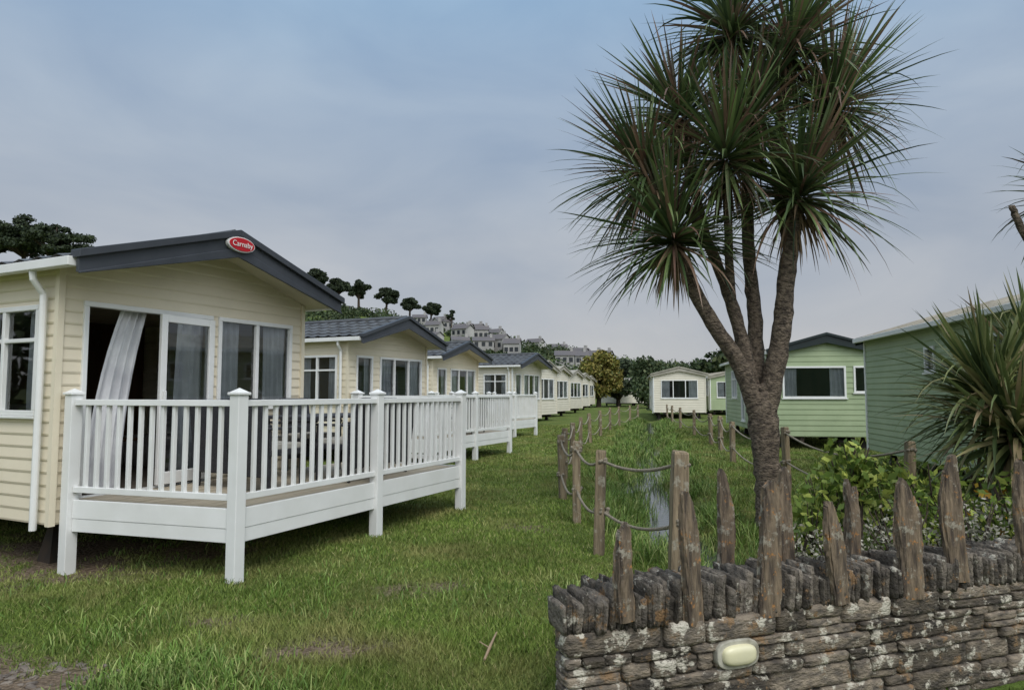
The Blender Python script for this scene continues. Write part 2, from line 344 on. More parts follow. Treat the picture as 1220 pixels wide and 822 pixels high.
def pane(gl,P,s0,s1,z0,z1,o):
    q=[Vector(P(s0,z0,o)),Vector(P(s1,z0,o)),Vector(P(s1,z1,o)),Vector(P(s0,z1,o))]
    nn=(q[1]-q[0]).cross(q[3]-q[0]); outw=Vector(P(s0,z0,o+1))-q[0]
    gl.add(q,[(0,1,2,3)] if nn.dot(outw)>0 else [(3,2,1,0)],GLASS)
def window(fr,gl,cu,P,s0,s1,z0,z1,panes=1,transom=None,curt=.22):
    t=.05
    fr.wbox(P,s0,s1,z0,z0+t,-.03,.034,WHITE); fr.wbox(P,s0,s1,z1-t,z1,-.03,.034,WHITE)
    fr.wbox(P,s0,s0+t,z0+t,z1-t,-.03,.032,WHITE); fr.wbox(P,s1-t,s1,z0+t,z1-t,-.03,.032,WHITE)
    for i in range(1,panes):
        c=s0+(s1-s0)*i/panes; fr.wbox(P,c-t/2,c+t/2,z0+t,z1-t,-.028,.030,WHITE)
    if transom: fr.wbox(P,s0+t,s1-t,transom-.02,transom+.02,-.026,.026,WHITE)
    pane(gl,P,s0+.01,s1-.01,z0+.01,z1-.01,-.012)
    fr.wbox(P,s0-.03,s1+.03,z0-.03,z0-.002,0,.055,WHITE)
    if curt:
        w=(s1-s0)*curt
        for a,b_ in ((s0+.02,s0+w),(s1-w,s1-.02)): curtain(cu,P,a,b_,a,b_,z0-.15,z1,-.095,n=int(16+w*50),amp=.022)
def caravan(loc,ang,W=3.15,L=9.5,col=CREAM,roof='tile',fasc=ANTH,front='std',zoff=0,oh=.5,eave=2.8,ridge=3.3,badge=False,side='std'):
    e=empty('static_caravan',(loc[0],loc[1],zoff),ang)
    zb=.37
    PF=lambda s,z,o:(s,-o,z); PL=lambda s,z,o:(-o,s,z); PR=lambda s,z,o:(W+o,s,z); PB=lambda s,z,o:(s,L+o,z)
    if front=='patio': fops=[(.22,1.74,.6,2.5),(1.82,3.02,1.42,2.5)]
    elif front=='std': fops=[(.28,.88,.6,2.45),(1.15,W-.22,1.3,2.45)]
    elif front=='wide': fops=[(.45,W-.45,1.25,2.4)]
    elif front=='green': fops=[(.25,1.95,1.45,2.35),(2.15,2.55,1.6,2.35)]
    if side=='std': sops=[(.28,1.45,1.38,2.45),(2.6,3.3,1.5,2.45),(4.6,5.3,.6,2.45),(6.2,7.4,1.4,2.45)]
    else: sops=[(1.2,2.0,1.9,2.45),(3.2,3.8,1.9,2.45),(5.6,6.0,1.95,2.4)]
    w=MB(); bh=.118 if front=='patio' or side=='near' else .15
    clad(w,PF,W,zb,eave,fops,col,ridge,bh); clad(w,PL,L,zb,eave,sops,col,None,bh); clad(w,PR,L,zb,eave,[],col,None,bh); clad(w,PB,W,zb,eave,[],col,ridge,bh)
    for x0,y0 in ((0,0),(W,0),(0,L),(W,L)): w.box(x0-.03,x0+.03,y0-.03,y0+.03,zb-.01,eave-.01,WHITE if x0==0 and col is not CREAM else col)
    w.box(.035,W-.035,.035,L-.035,zb+.02,.60,FLOORM); w.box(.04,W-.04,.04,L-.04,2.62,2.66,SOFFIT)
    w.box(.04,W-.04,3.2,3.25,.6,2.62,WOODI)
    w.obj('walls',e)
    fr=MB();gl=MB();cu=MB()
    for i,o in enumerate(fops):
        if front=='patio' and i==0: continue
        door=o[2]<.7
        window(fr,gl,cu,PF,*o,panes=1 if door else (2 if front=='patio' else 3 if front=='std' else 3 if front=='wide' else 1),curt=.34 if front in('std','patio') else .24)
    for o in sops: window(fr,gl,cu,PL,*o,panes=1 if o[1]-o[0]<.9 else 2,transom=(o[3]-.34) if 1<o[2]<1.6 else None,curt=.27 if o is sops[0] else .3)
    if front=='patio':
        s0,s1,z0,z1=fops[0]
        fr.wbox(PF,s0,s1,z1-.05,z1,-.05,.034,WHITE); fr.wbox(PF,s0,s0+.05,z0,z1-.05,-.05,.034,WHITE); fr.wbox(PF,s1-.05,s1,z0,z1-.05,-.05,.034,WHITE); fr.wbox(PF,s0,s1,z0-.04,z0,-.05,.04,WHITE)
        th=math.radians(5); hs=s1-.03
        def PD(s,z,o): return (hs-s*math.cos(th)-o*math.sin(th), -(.05+s*math.sin(th)+o*math.cos(th)), z)
        lw=.74
        for q in [(0,.08,z0+.03,z1-.06),(lw-.08,lw,z0+.03,z1-.06)]: fr.wbox(PD,*q,0,.05,WHITE)
        for za,zb2 in [(z0+.03,z0+.16),(z1-.14,z1-.06)]: fr.wbox(PD,.08,lw-.08,za,zb2,.002,.048,WHITE)
        fr.wbox(PD,lw-.06,lw-.03,1.5,1.62,.05,.09,WHITE)
        pane(gl,PD,.07,lw-.07,z0+.15,z1-.13,.02)
        curtain(cu,PF,.70,.98,.36,.74,.62,2.5,-.12,n=34,amp=.035)
        curtain(cu,PF,1.36,1.70,1.30,1.70,.62,2.5,-.10,n=26)
        f=MB()
        f.box(2.3,3.05,.3,2.6,.6,1.0,SOFA); f.box(2.85,3.1,.3,2.6,1.0,1.45,SOFA); f.box(.5,2.3,2.3,3.1,.6,1.0,SOFA); f.box(.5,2.3,2.9,3.1,1.0,1.45,SOFA)
        f.box(.06,.5,1.7,2.4,.6,1.5,WOODI); f.box(1.2,1.8,1.3,1.8,1.0,1.04,WOODI); f.box(1.45,1.55,1.5,1.6,.6,1.0,WOODI); f.obj('interior_furniture',e,bevel=.02)
    fr.obj('window_frames',e,bevel=.006 if front=='patio' else 0); gl.obj('glass',e); cu.obj('curtains',e,smooth=True)
    r=MB(); rise=ridge-eave; sl=rise/(W/2); ov=.14
    y0=-oh; y1=L+.1; t=.07
    def rz(x): return ridge+t-abs(x-W/2)*sl
    under=[(-ov,rz(-ov)-t),(W/2,ridge),(W+ov,rz(W+ov)-t),(W+ov,rz(W+ov)-.012),(W/2,ridge+t-.012),(-ov,rz(-ov)-.012)]
    r.ext(under,y0,y1,SOFFIT)
    if roof=='tile':
        pitch=.3; ncol=int((y1-y0)/(pitch/6)); 
        for sgn in (-1,1):
            rows=5; vs=[];fs=[]; half=W/2+ov
            for rI in range(rows):
                for eI in (0,1):
                    dist=half*(rI+eI)/rows; lift=.035*eI+.004
                    for c in range(ncol+1):
                        yy=y0+(y1-y0)*c/ncol; ph=(yy/pitch)%1
                        wv=.026*max(0,math.cos((ph-.5)*2*math.pi))
                        vs.append((W/2+sgn*dist,yy,ridge+t-dist*sl+lift*.9+wv))
            nr=rows*2; wd=ncol+1
            for a_ in range(nr-1):
                for c in range(ncol): k=a_*wd+c; fs.append((k,k+1,k+wd+1,k+wd))
            r.add(vs,fs,TILE)
        r.tube([(W/2,y0+.02,ridge+t+.03),(W/2,y1,ridge+t+.03)],.06,TILE)
    else:
        rm=BEIGER
        r.ext([(-ov,rz(-ov)-.01),(W/2,ridge+t-.01),(W+ov,rz(W+ov)-.01),(W+ov,rz(W+ov)+.02),(W/2,ridge+t+.02),(-ov,rz(-ov)+.02)],y0,y1,rm)
        for k in range(14):
            yy=.3+k*(L-.6)/13
            r.ext([(-ov,rz(-ov)+.02),(W/2,ridge+t+.02),(W+ov,rz(W+ov)+.02),(W+ov,rz(W+ov)+.035),(W/2,ridge+t+.04),(-ov,rz(-ov)+.035)],yy,yy+.03,rm)
    r.obj('roof',e)
    f=MB(); dp=.22
    def chev(yA,yB,top,bot,mt,ex=0):
        xo=ov+.03+ex
        f.ext([(-xo,rz(-xo)+top),(W/2,ridge+t+top),(W+xo,rz(W+xo)+top),(W+xo,rz(W+xo)+bot*.62),(W/2,ridge+t+bot),(-xo,rz(-xo)+bot*.62)],yA,yB,mt)
    chev(y0-.04,y0,.03,-dp,fasc); chev(y0-.085,y0+.05,.075,.0,fasc,.02); chev(y1,y1+.03,.03,-dp,fasc)
    if oh>.3: chev(y0-.06,y0-.035,-.13,-dp-.02,fasc)
    ez=rz(-ov)
    for sx in (-1,1):
        xa=-ov-.09 if sx<0 else W+ov
        f.box(xa,xa+.09,y0+.02,y1,ez-.085,ez+.0,WHITE if roof=='tile' or col is GREEN else BEIGER)
    f.tube([(-ov-.04,.14,ez-.08),(-ov-.03,.14,ez-.16),(-.07,.14,ez-.3),(-.07,.14,.32)],.034,WHITE)
    f.obj('fascia_and_gutters',e,bevel=.006)
    if badge:
        b_=MB(); 
        for rx,ry,dy,mt in ((.19,.085,.075,WHITE),(.175,.073,.085,RED)):
            k=28; cz=ridge+t-.10; ring=[(W/2+rx*math.cos(2*math.pi*i/k),cz+ry*math.sin(2*math.pi*i/k)) for i in range(k)]
            b_.ext(ring,y0-dy-.02,y0-.05,mt)
        b_.obj('badge',e)
        cu_=bpy.data.curves.new('badge_lettering','FONT'); cu_.body='Carnaby'; cu_.size=.085; cu_.align_x='CENTER'; cu_.align_y='CENTER'; cu_.extrude=.001
        cu_.materials.append(WHITE); to=bpy.data.objects.new('badge_lettering',cu_); COL.objects.link(to); to.parent=e; to.location=(W/2,y0-.112,ridge+t-.10); to.rotation_euler=(math.pi/2,0,0)
    ch=MB(); ch.box(.7,.8,.05,L-.1,.22,.365,DARKM); ch.box(W-.8,W-.7,.05,L-.1,.22,.365,DARKM)
    for yy in (.5,2.6,4.6,6.6,8.6):
        for xx in (.35,W-.35):
            ch.add([(xx-.12,yy-.12,-.15),(xx+.12,yy-.12,-.15),(xx+.12,yy+.12,-.15),(xx-.12,yy+.12,-.15),(xx-.03,yy-.03,.36),(xx+.03,yy-.03,.36),(xx+.03,yy+.03,.36),(xx-.03,yy+.03,.36)],MB.BF,DARKM)
    for xx in (.25,W-.4):
        ch.tube([(xx,L*.5,.24),(xx+.16,L*.5,.24)],.27,DARKM,n=20)
    ch.obj('chassis',e)
    return e
UA=math.atan2(.899,.438)
caravan((-4.30,6.45),UA,W=3.22,front='patio',badge=True)
caravan((-3.66,15.2),UA,front='std')
caravan((-2.69,23.1),UA,front='std')
caravan((0.02,30.4),UA,front='std',col=CREAM2)
for q in [(1.24,37.4),(2.6,44.4),(4.3,52.4),(5.9,61.4),(7.6,71.4)]:
    caravan(q,UA,front='wide',col=CREAM2,roof='plain',fasc=BEIGER,oh=.15)
caravan((7.45,19.5),math.radians(-9.2),W=2.85,L=9,col=GREEN,front='green',fasc=DGREEN,roof='plain',oh=.12,eave=2.75,ridge=3.15)
caravan((6.33,6.1),math.radians(-9.2),W=3.0,L=9.0,col=GREEN,front='wide',side='near',fasc=DGREEN,roof='plain',oh=.1,eave=2.75,ridge=3.2)
caravan((8.9,43),math.radians(-10),col=CREAM2,front='wide',roof='plain',fasc=BEIGER,oh=.1,eave=2.7,ridge=3.1)
caravan((14.2,49),math.radians(-5),col=GREEN,front='wide',roof='plain',fasc=BEIGER,oh=.1,eave=2.7,ridge=3.1)
caravan((11.0,84),math.radians(-60),col=CREAM2,front='wide',roof='plain',fasc=BEIGER,oh=.1)
caravan((18.5,95),math.radians(-30),col=CREAM2,front='wide',roof='plain',fasc=BEIGER,oh=.1)
# ------------------------------------------------------------------ decks
def deck(loc,ang,furn=False):
    e=empty('veranda_decking',(loc[0],loc[1],0),ang); T=Matrix.Translation(Vector((loc[0],loc[1],0)))@Matrix.Rotation(ang,4,'Z')
    A=Vector((.10,-.12,0)); B=Vector((.40,-1.95,0)); D=Vector((4.30,-1.90,0)); E=Vector((4.30,-.12,0))
    C=(B+D)/2+Vector((.04,0,0)); fl=MB(); nb=13
    for i in range(nb):
        ya=-1.88+i*1.80/nb; fl.box(.42-.25*(i/nb),4.24,ya,ya+1.80/nb-.008,.565,.595,DECKB)
    fl.box(.45,4.2,-1.85,-.1,.53,.562,WHITE)
    fl.obj('deck_floor',e)
    p=MB()
    def post(q,top=1.62):
        w=T@q; g=h1(w.x,w.y)-.05
        p.box(q.x-.055,q.x+.055,q.y-.055,q.y+.055,g,top-.04,WHITE)
        p.box(q.x-.07,q.x+.07,q.y-.07,q.y+.07,top-.04,top-.015,WHITE)
        x,y=q.x,q.y; a=.06
        p.add([(x-a,y-a,top-.015),(x+a,y-a,top-.015),(x+a,y+a,top-.015),(x-a,y+a,top-.015),(x,y,top+.025)],[(0,1,4),(1,2,4),(2,3,4),(3,0,4)],WHITE)
    for q in (A,B,C,D,E): post(q)
    p.obj('posts',e,bevel=.006)
    r=MB()
    for a_,b_ in ((A,B),(B,C),(C,D),(D,E)):
        dv=(b_-a_).normalized(); L_=(b_-a_).length; s=a_+dv*.057; t=b_-dv*.057
        r.beam(s+Vector((0,0,1.51)),t+Vector((0,0,1.51)),.075,.055,WHITE); r.beam(s+Vector((0,0,.70)),t+Vector((0,0,.70)),.05,.055,WHITE)
        r.beam(s+Vector((0,0,.52)),t+Vector((0,0,.52)),.04,.17,WHITE)
        r.beam(s+Vector((0,0,.373)),t+Vector((0,0,.373)),.03,.12,WHITE)
        n=int((L_-.11)/.118)
        for i in range(1,n):
            c=s+(t-s)*i/n; r.beam(c+Vector((0,0,.725)),c+Vector((0,0,1.485)),.036,.036,WHITE)
    r.obj('railings',e,bevel=.004)
    if furn:
        def chair(x,y,a):
            c=MB(); 
            c.box(-.26,.26,-.25,.25,.36,.42,RATTAN); c.box(-.24,.24,-.23,.22,.42,.48,CUSH)
            for sx in (-.25,.22):
                c.box(sx,sx+.035,-.24,-.205,0,.62,RATTAN); c.box(sx,sx+.035,.21,.245,0,.62,RATTAN); c.box(sx-.01,sx+.05,-.25,.26,.62,.65,RATTAN)
            c.add([(-.26,.22,.15),(.26,.22,.15),(.26,.27,.15),(-.26,.27,.15),(-.25,.33,.93),(.25,.33,.93),(.25,.38,.93),(-.25,.38,.93)],MB.BF,RATTAN)
            o=c.obj('patio_chair',None,bevel=.01); w=T@Vector((x,y,0)); o.location=(w.x,w.y,.6); o.rotation_euler=(0,0,ang+a)
        for x,y,a in ((1.45,-1.25,math.pi/2),(1.55,-.6,math.pi/2),(2.2,-.42,0),(2.45,-1.45,math.pi),(3.15,-1.4,math.pi),(3.0,-.45,0),(3.8,-.9,-.9)): chair(x,y,a)
        t=MB(); t.box(-.7,.7,-.35,.35,.70,.735,RATTAN)
        for sx in (-.65,.6):
            for sy in (-.3,.25): t.box(sx,sx+.05,sy,sy+.05,0,.70,RATTAN)
        o=t.obj('patio_table',None,bevel=.008); w=T@Vector((2.6,-.95,0)); o.location=(w.x,w.y,.6); o.rotation_euler=(0,0,ang)
deck((-4.30,6.45),UA,True); deck((-3.66,15.2),UA,True); deck((-2.69,23.1),UA)
# ------------------------------------------------------------------ stone wall
import bmesh
bm=bmesh.new(); bmesh.ops.create_cube(bm,size=2); bmesh.ops.subdivide_edges(bm,edges=bm.edges[:],cuts=5,use_grid_fill=True)
bm.verts.index_update(); TV=np.array([v.co[:] for v in bm.verts]); TF=np.array([[v.index for v in f.verts] for f in bm.faces]); bm.free()
mxn=np.abs(TV).max(1,keepdims=True)
def rocks(lst,pn=14):
    TR=TV*(mxn/((np.abs(TV)**pn).sum(1,keepdims=True)**(1/pn)))
    Vs=[];Fs=[];o=0
    for (c,s,rot,j) in lst:
        a=rng.uniform(0,6.28,6); s=np.array(s)
        wob=np.stack([np.sin(TR[:,1]*1.7+a[0])+np.sin(TR[:,2]*2.3+a[1]),np.sin(TR[:,0]*2.9+a[2])+np.sin(TR[:,2]*2.1+a[3]),np.sin(TR[:,0]*2.5+a[4])+.5*np.sin(TR[:,0]*6+a[5])],1)*.45
        v=TR*s/2+(wob+rng.normal(0,.35,TR.shape))*np.minimum(s,.10)*j
        if rot: ca,sa=math.cos(rot),math.sin(rot); v=np.stack([v[:,0]*ca+v[:,2]*sa,v[:,1],-v[:,0]*sa+v[:,2]*ca],1)
        Vs.append(v+np.array(c)); Fs.append(TF+o); o+=len(TV)
    return np.concatenate(Vs),np.concatenate(Fs)
WA=math.atan2(.316,.95); we=empty('stone_wall',(.25,3.3,0),WA)
lst=[]; z=-.95; WL=5.2
while z<.44:
    hc=random.choice([random.uniform(.045,.07),random.uniform(.08,.125),random.uniform(.08,.125)])
    if z+hc>.42: hc=.465-z
    x=0
    while x<WL:
        l=random.choice([random.uniform(.08,.2),random.uniform(.2,.38),random.uniform(.3,.6)])
        if x+l>WL: break
        dy=random.uniform(-.018,.012)
        if hc>.085 and random.random()<.3:
            q=random.uniform(.35,.65)
            lst.append(((x+l/2,.06+dy,z+hc*q/2),(l-.006,.16,hc*q-.005),random.uniform(-.015,.015),.055))
            lst.append(((x+l/2,.06+random.uniform(-.012,.012),z+hc*(q+1)/2),(l-.006,.16,hc*(1-q)-.005),random.uniform(-.015,.015),.055))
        else: lst.append(((x+l/2,.06+dy,z+hc/2),(l-.008,.16,hc-.007),random.uniform(-.02,.02),.055))
        x+=l
    x=0.14
    while x<WL:
        l=random.uniform(.15,.4); lst.append(((x+l/2,.27,z+hc/2),(l-.01,.14,hc-.008),0,.04)); x+=l
    z+=hc
V,F=rocks(lst,12); mesh_np('wall_stones',V,F,STONE,we)
m=MB(); m.box(.14,WL,.012,.31,-1.0,.465,MORTAR); m.box(.14,WL,.04,.30,.466,.57,MORTAR); m.obj('mortar_core',we)
lst=[]; x=.0
while x<WL:
    t=random.uniform(.012,.036); hh_=random.choice([random.uniform(.13,.165),random.uniform(.16,.215)])
    lst.append(((x+t/2,.10+random.uniform(-.035,.02),.455+hh_/2),(t,.2,hh_),random.uniform(-.07,.09)+.03,.07))
    t2=random.uniform(.0,.02)
    if x>.11: lst.append(((x+t/2+t2,.27+random.uniform(-.02,.02),.455+hh_/2-.01),(t,.15,hh_-.02),random.uniform(-.1,.1),.07))
    x+=t+.001
V,F=rocks(lst,24); mesh_np('coping_stones',V,F,COPE,we)
def stake(t,back,top,w=.095,th=.055,bot=.50,tilt=0,name='weathered_stake'):
    nz=26; V=[];F=[]; k=24; r=random.Random(int(t*1000)+int(back*77)); hgt=top-bot; pk=r.uniform(-.55,.55); slp=r.uniform(.05,.10); w*=.98
    col=[1+r.uniform(-.10,.10) for _ in range(k)]; bend=r.uniform(-.03,.03); p2=r.uniform(0,6)
    for i in range(nz+1):
        s=i/nz; e=max(0,(s-.55)/.45)
        knot=1+.07*math.sin(s*7+pk*9)
        for q in range(k):
            a=2*math.pi*q/k; ca,sa=math.cos(a),math.sin(a)
            ux=math.copysign(abs(ca)**.45,ca); uy=math.copysign(abs(sa)**.45,sa)
            drop=(slp*abs(ux-pk)**1.2+.018*max(0,math.sin(ux*4+p2))+.008*r.random())*e
            zz=bot+hgt*s-drop
            thn=1-.35*e**1.5; nar=(1-.05*s)*(1-.30*e**2)
            n1_=1+.05*math.sin(s*23+q*1.9)+r.uniform(-.035,.035)
            V.append((ux*w/2*nar*col[q]*knot*n1_+pk*w*.15*e+tilt*hgt*s+bend*math.sin(s*3),uy*th/2*thn*col[q]*n1_,zz))
    for i in range(nz):
        for q in range(k): F.append((i*k+q,i*k+(q+1)%k,(i+1)*k+(q+1)%k,(i+1)*k+q))
    for q in range(k//2):
        a_,b_=nz*k+q,nz*k+(q+1); c_,d_=nz*k+(k-1-q)%k,nz*k+(k-q)%k
        F.append(tuple(dict.fromkeys((a_,b_,c_,d_))))
    m=MB(); m.add(V,[f for f in F if len(f)>=3],STAKE); o=m.obj(name)
    px=.25+.95*t-.316*back; py=3.3+.316*t+.95*back
    o.location=(px,py,0); o.rotation_euler=(0,0,WA+r.uniform(-.35,.35)); return o
stake(.31,-.01,.985,.10); stake(.70,0,1.13,.105,bot=.44,tilt=-.05); stake(1.135,-.01,1.155,.12,tilt=.05,bot=.44); stake(1.10,.30,1.19,.09)
stake(1.50,.26,1.19,.10); stake(1.61,-.01,1.04,.125,tilt=-.10,bot=.46); stake(1.96,.26,1.09,.08); stake(2.11,-.01,1.13,.15,bot=.44); stake(2.05,.33,1.03,.1)
stake(2.49,0,1.26,.13,tilt=-.04); stake(3.06,0,1.21,.13); stake(3.5,.05,1.2,.12); stake(2.42,.3,1.0,.08)
le=empty('bulkhead_light',(.25+.95*.925+.316*.03,3.3+.316*.925-.95*.03,.285),WA)
def oval(rx,rz,y0,y1,mt,dome=0,n=36,ex=3):
    m=MB(); vs=[];rings=[(1,y0),(1,y1)] if not dome else [(1,y0),(1,y0-.3*dome),(.93,y0-.65*dome),(.75,y0-.9*dome),(.4,y0-dome)]
    fs=[]
    for sc,y in rings:
        for i in range(n):
            a=2*math.pi*i/n; c,s_=math.cos(a),math.sin(a); vs.append((rx*sc*math.copysign(abs(c)**(2/ex),c),y,rz*sc*math.copysign(abs(s_)**(2/ex),s_)))
    for j in range(len(rings)-1):
        for i in range(n): fs.append((j*n+i,j*n+(i+1)%n,(j+1)*n+(i+1)%n,(j+1)*n+i))
    fs.append(tuple((len(rings)-1)*n+i for i in range(n))); m.add(vs,fs,mt); return m
oval(.125,.072,.04,-.02,LAMPB).obj('housing',le,bevel=.006)
oval(.098,.050,-.019,0,LAMPC,dome=.035).obj('diffuser',le,smooth=True)
# ------------------------------------------------------------------ rope fences
def fence(pts,two=False):
    e=empty('rope_fence'); p=MB(); r=MB(); tops=[]
    for i,(x,y,hh_,w_) in enumerate(pts):
        g=h1(x,y); a=random.uniform(-.3,.3); tx,ty=random.uniform(-.04,.04),random.uniform(-.04,.04)
        c,s_=math.cos(a),math.sin(a); vs=[]
        for z_,sc in ((-.2,1),(hh_*.25,1.03),(hh_*.5,.98),(hh_*.75,1.01),(hh_-.02,.96),(hh_,.84)):
            for q,w2 in ((-1,-1),(1,-1),(1,1),(-1,1)):
                dx,dy=q*w_/2*sc*random.uniform(.95,1.05),w2*w_/2*sc*random.uniform(.95,1.05); vs.append((x+dx*c-dy*s_+tx*z_,y+dx*s_+dy*c+ty*z_,g+z_+random.uniform(-.012,.008)*(z_==hh_)))
        fs=[(20,21,22,23)]
        for j in range(5):
            for q in range(4): fs.append((j*4+q,j*4+(q+1)%4,j*4+4+(q+1)%4,j*4+4+q))
        p.add(vs,fs,POSTW); tops.append(Vector((x+tx*hh_,y+ty*hh_,g+hh_)))
    for a_,b_ in zip(tops[:-1],tops[1:]):
        for lev in (.10,.60):
            n=18; L_=(b_-a_).length; sag=min(.20,.075*L_)*random.uniform(.7,1.2)
            pts_=[a_.lerp(b_,i/n)+Vector((0,0,-lev-sag*4*(i/n)*(1-i/n))) for i in range(n+1)]
            r.tube(pts_,.016,ROPE,n=6,jit=.2)
    for t_ in tops[:5]:
        for lev in (.10,.60):
            for k in range(5): r.tube([t_+Vector((random.uniform(-.07,.07),-.06,-lev+random.uniform(-.03,.03))),t_+Vector((random.uniform(-.07,.07),.05,-lev+random.uniform(-.04,.03)))],.02,ROPE,n=6)
    p.obj('posts',e,bevel=.008); r.obj('ropes',e,smooth=True)
fence([(1.38,5.85,1.15,.13),(.87,6.95,1.03,.10),(.80,8.55,1.0,.10),(.77,10.5,.97,.10),(.98,12.9,.95,.1),(1.35,15.6,.95,.1),(1.85,18.6,.95,.1),(2.5,22,.95,.1),(3.3,25.6,.95,.1),(4.2,29.4,.95,.1),(5.2,33.2,.95,.1),(6.4,37.2,.95,.1),(7.6,41.5,.95,.1)],True)
fence([(4.95,8.6,1.0,.1),(4.75,11.9,1.0,.1),(5.1,15.9,.95,.1),(5.65,18.6,.95,.1),(6.2,21.4,.95,.1),(6.9,26,.95,.1),(7.6,31,.95,.1),(8.4,36,.95,.1),(9.3,41,.95,.1)])
# ------------------------------------------------------------------ cordylines
def cordyline(stems,heads,trunks_mat=BARK,n=150,ll=(.8,1.2),leafm=None,thmax=118):
    leafm=leafm or FOL_PALM
    e=empty('cordyline_palm'); m=MB()
    for pts,rad in stems:
        P=[Vector(p) for p in pts]; out=[];rr=[]
        for i in range(len(P)-1):
            p0=P[max(i-1,0)];p1=P[i];p2=P[i+1];p3=P[min(i+2,len(P)-1)]
            for k in range(9):
                t=k/9; q=.5*((2*p1)+(p2-p0)*t+(2*p0-5*p1+4*p2-p3)*t*t+(-p0+3*p1-3*p2+p3)*t**3)
                out.append(q+Vector((random.uniform(-1,1),random.uniform(-1,1),0))*.006); rr.append((rad[i]*(1-t)+rad[i+1]*t)*random.uniform(.95,1.05))
        out.append(P[-1]); rr.append(rad[-1]); m.tube(out,rr,trunks_mat,n=18,jit=.16)
    m.obj('trunk_and_stems',e,smooth=True)
    Ps=[];Ds=[];Ls=[];Ws=[];Dr=[]; dP=[];dD=[];dL=[]
    for (c,ax,sc) in heads:
        k=int(n*sc); c=np.array(c); ax=nrm(np.array(ax,float)); u=nrm(np.cross(ax,[.3,.9,.1])); v=np.cross(ax,u)
        th=np.radians(thmax)*rng.random(k)**.72; ph=rng.uniform(0,2*math.pi,k)
        D=np.cos(th)[:,None]*ax+np.sin(th)[:,None]*(np.cos(ph)[:,None]*u+np.sin(ph)[:,None]*v)
        Ps.append(c+ax*(.2*(1-th/2)-.1)[:,None]+D*.03); Ds.append(nrm(D+rng.normal(0,.06,D.shape))); l=rng.uniform(*ll,k)*sc**.3; Ls.append(l); Ws.append(rng.uniform(.034,.056,k)); Dr.append(.06+.45*(th/2)**1.5*rng.uniform(.3,2.0,k)*(rng.random(k)<.9)+(rng.random(k)<.12)*.9)
        k2=int(n*.36); ph=rng.uniform(0,2*math.pi,k2); D=np.stack([np.cos(ph)*.55,np.sin(ph)*.55,-rng.uniform(.2,1.6,k2)],1)
        dP.append(c-ax*rng.uniform(.02,.25,k2)[:,None]); dD.append(nrm(D)); dL.append(rng.uniform(.35,.95,k2))
    V,F=ribbons(np.concatenate(Ps),np.concatenate(Ds),np.concatenate(Ls),np.concatenate(Ws),np.concatenate(Dr),7,3)
    mesh_np('leaves',V,F,leafm,e,smooth=False)
    k=sum(map(len,dP)); V,F=ribbons(np.concatenate(dP),np.concatenate(dD),np.concatenate(dL),np.full(k,.03),rng.uniform(.5,2.2,k),6,3)
    mesh_np('dead_leaves',V,F,FOL_DEAD,e)
cordyline([
 ([(3.20,8.5,-.2),(3.18,8.5,.25),(3.14,8.5,.8),(3.10,8.5,1.38),(3.06,8.5,1.70)],[.24,.175,.155,.18,.12]),
 ([(3.09,8.5,1.15),(2.82,8.4,1.9),(2.35,8.3,2.62),(2.0,8.3,3.45)],[.12,.10,.085,.07]),
 ([(3.05,8.5,1.25),(2.90,8.6,2.31),(2.62,8.7,3.3),(2.25,8.7,4.0),(1.75,8.6,4.35)],[.10,.08,.07,.06,.05]),
 ([(3.13,8.5,1.25),(3.32,8.4,2.31),(3.40,8.35,3.1),(3.55,8.3,4.0)],[.13,.115,.10,.08]),
 ([(3.07,8.6,1.35),(3.12,8.7,2.4),(3.06,8.7,3.3),(3.07,8.75,4.2),(3.1,8.7,5.1)],[.11,.09,.08,.075,.06]),
 ([(2.55,8.75,3.5),(2.4,8.9,4.4),(2.25,8.9,5.2)],[.065,.06,.05]),
 ([(3.45,8.4,3.4),(3.45,8.7,4.6),(3.7,8.8,6.1)],[.07,.065,.055]),
 ([(3.45,8.6,4.5),(3.85,8.6,4.9),(4.12,8.6,5.25)],[.06,.055,.05]),
 ([(3.08,8.7,4.3),(2.95,8.7,5.3),(2.9,8.7,6.3)],[.06,.055,.05]),
 ([(2.96,8.7,2.0),(2.75,8.5,2.9),(2.62,8.15,4.35)],[.06,.055,.05])],
 [((1.98,8.3,3.5),(-.25,-.25,1),1.3),((1.72,8.6,4.42),(-.6,0,1),1.15),((3.57,8.3,4.05),(.3,-.3,1),1.45),((3.1,8.6,5.1),(.0,-.2,1),1.2),((2.25,8.9,5.3),(-.5,0,1),1.1),((3.7,8.8,6.15),(.35,0,1),1.2),((4.16,8.6,5.3),(.6,0,1),1.2),((2.9,8.7,6.35),(-.1,0,1),1.1),((2.6,8.1,4.45),(-.15,-.5,1),1.1)],n=200,ll=(.85,1.38))
cordyline([([(4.75,6.5,-.1),(4.6,6.35,.8),(4.42,6.2,1.6)],[.09,.07,.06]),([(4.7,6.4,.3),(4.85,6.3,.9),(4.75,6.1,1.3)],[.06,.05,.05]),([(4.7,6.5,.4),(4.95,6.6,1.5),(4.95,6.4,2.0)],[.07,.06,.05])],
 [((4.36,6.2,1.5),(-.6,-.2,.9),1.2),((4.4,6.0,1.2),(-.5,-.5,.8),1.1),((4.9,6.4,1.7),(-.1,-.2,1),1.2)],n=200,ll=(.6,1.0),leafm=FOL_PALM2,thmax=105)
cordyline([([(6.1,7.3,-.1),(6.0,7.3,1.5),(5.95,7.3,2.6),(6.05,7.2,3.4)],[.13,.1,.09,.07]),([(5.95,7.3,2.9),(5.55,7.25,3.25),(5.36,7.2,3.6)],[.05,.04,.03])],
 [((6.1,7.2,3.75),(.3,0,1),1.0)],n=150,ll=(.7,.95))
